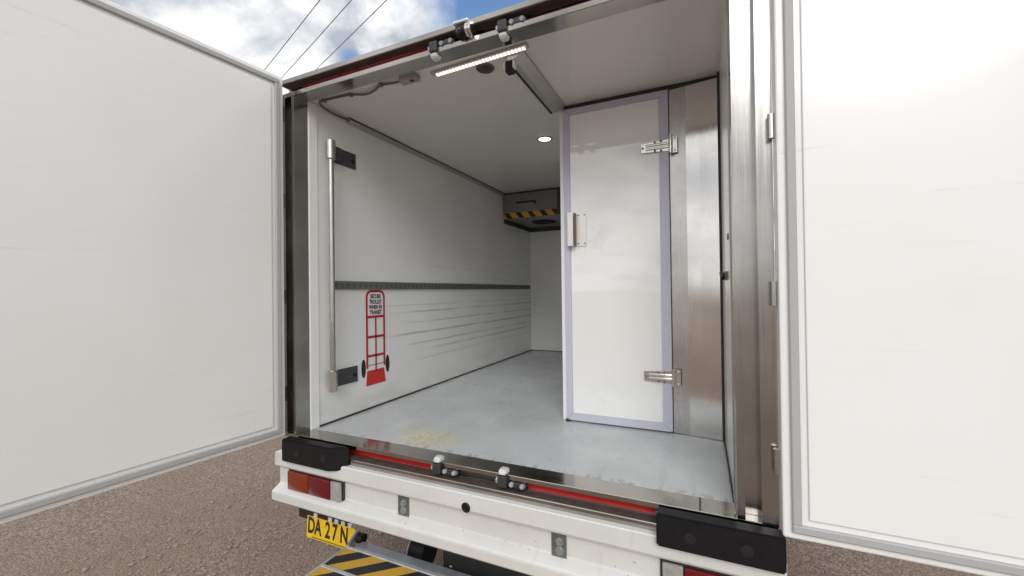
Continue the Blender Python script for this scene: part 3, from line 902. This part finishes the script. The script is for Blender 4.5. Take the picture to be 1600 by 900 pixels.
# ------------------------------------------------------------------ number plate and tail lift under the bumper
t = thing('number_plate', (.16, -.004, -.55), 'yellow number plate with black characters hanging under the bumper', 'number plate')
q = Matrix.Translation((.160, -.004, -.555)) @ Matrix.Rotation(R(-4), 4, 'X')
build('plate', B(-.186, .186, -.002, .002, -.062, .060, bev=.0018, seg=1, mtx=q), M_plate, t)
QT = q @ Matrix(((1, 0, 0, 0), (0, 0, -1, -.0024), (0, 1, 0, 0), (0, 0, 0, 1)))
for s, x in (('D', -.148), ('A', -.094), ('2', -.018), ('7', .036), ('N', .108)):
    build('plate_character', text_bm(s, .122, .0006, QT @ Matrix.Translation((x, .006, 0)), .64, .0036), M_plk, t)
bm = bmesh.new()
for i in range(26):
    box(bm, -.14 + i * .0108, -.1335 + i * .0108, -.0032, -.0021, -.055, -.049, mtx=q)
build('plate_small_print', bm, M_plk, t)
build('plate_hanger', B(-.10, .30, .002, .008, -.52, -.36), M_chas, t)
bm = bmesh.new()
for x in (-.135, -.02, .03, .08, .13): box(bm, x, x + .028, -.003, .010, .060, .082, bev=.003, mtx=q)
build('plate_clip', bm, M_zinc, t)

t = thing('tail_lift', (1.1, -.3, -.5), 'yellow and black striped tail lift platform below the bumper', 'tail lift')
Z = -.502
LX0, LX1, LY0, LY1 = .408, 1.95, -.66, -.067
build('deck_plate', B(LX0 + .012, LX1 - .012, LY0 + .01, -.128, Z - .012, Z - .003), M_haz, t)
build('rear_beam', B(LX0 + .05, LX1, -.116, -.062, Z - .06, Z + .004, bev=.004), M_galv, t)
build('beam_edge', B(LX0 + .008, LX1, -.130, -.1165, Z - .03, Z + .003, bev=.002, seg=1), M_galvl, t)
build('side_edge', B(LX0, LX0 + .011, LY0, -.070, Z - .035, Z + .002, bev=.002, seg=1), M_galvl, t)
build('side_edge', B(LX1 - .011, LX1, LY0, -.132, Z - .035, Z + .002, bev=.002, seg=1), M_galvl, t)
build('cross_bar', B(LX0 + .0115, LX1 - .012, -.286, -.268, Z - .003, Z + .004, bev=.002, seg=1), M_galvl, t)
build('front_edge', B(LX0 + .0115, LX1 - .012, LY0, LY0 + .012, Z - .03, Z + .003, bev=.002, seg=1), M_galvl, t)
bm = bmesh.new()
prism(bm, [(-.115, Z + .002), (-.045, Z + .002), (-.045, Z + .045), (-.070, Z + .040), (-.115, Z + .010)], 'x', LX0 + .002, LX0 + .014)
build('corner_bracket', bm, M_galv, t)
bm = cyl(bmesh.new(), (LX0 + .02, -.055, Z + .012), (LX0 + .055, -.055, Z + .012), .026, n=18)
build('pivot_roller', bm, M_black, t, smooth=True)
bm = lathe(bmesh.new(), (.675, .10, -.575), (1, 0, 0), [(0, 0), (.070, 0), (.078, .008), (.078, .085), (.070, .093), (0, .093)], 28)
build('lift_roller', bm, M_black, t, smooth=True)
bm = lathe(bmesh.new(), (.6745, .10, -.575), (1, 0, 0), [(.064, -.002), (.080, -.002), (.0805, .007), (.064, .007)], 28)
build('roller_rim', bm, M_galv, t)
bm = bmesh.new(); box(bm, .685, .76, .06, .14, -.55, -.36, bev=.006); box(bm, 1.02, 1.10, .06, .14, -.56, -.36, bev=.006)
build('lift_arm', bm, M_chas, t)
bm = bmesh.new(); box(bm, .925, 1.9, -.02, .20, -.62, -.37, bev=.02, seg=3)
build('pump_housing', bm, M_chas, t)
bm = bmesh.new()
for x, z, w_, h_ in ((.945, -.555, .012, .028), (.957, -.555, .005, .006), (.985, -.560, .008, .034), (1.018, -.553, .013, .012), (1.018, -.572, .013, .012), (.972, -.520, .014, .006)):
    box(bm, x, x + w_, -.0225, -.0205, z - h_ / 2, z + h_ / 2)
build('housing_marking', bm, M_mark, t)

# ------------------------------------------------------------------ power lines overhead
dv = Vector((.944, -.330, 0)).normalized()
specs = (((-6.87, 5.64), 8.0, 'nearest the left of the three'), ((-7.16, 6.31), 8.0, 'middle'), ((-7.01, 6.89), 8.0, 'lowest'))
labels = ('thin power line across the sky, highest and leftmost of three', 'thin power line across the sky, middle one of three', 'thin power line across the sky, nearest the truck roof')
for (p, z, _), lb in zip(specs, labels):
    pts = []
    for k in range(-24, 25):
        s = k / 24 * 32
        pts.append((p[0] + dv.x * s, p[1] + dv.y * s, z + .55 * (s / 32) ** 2))
    tag(build('power_line', tube(bmesh.new(), pts, .011, 6, 1), M_wire, None, smooth=True), lb, 'power line', 'power lines in the sky')

bpy.context.view_layer.update()
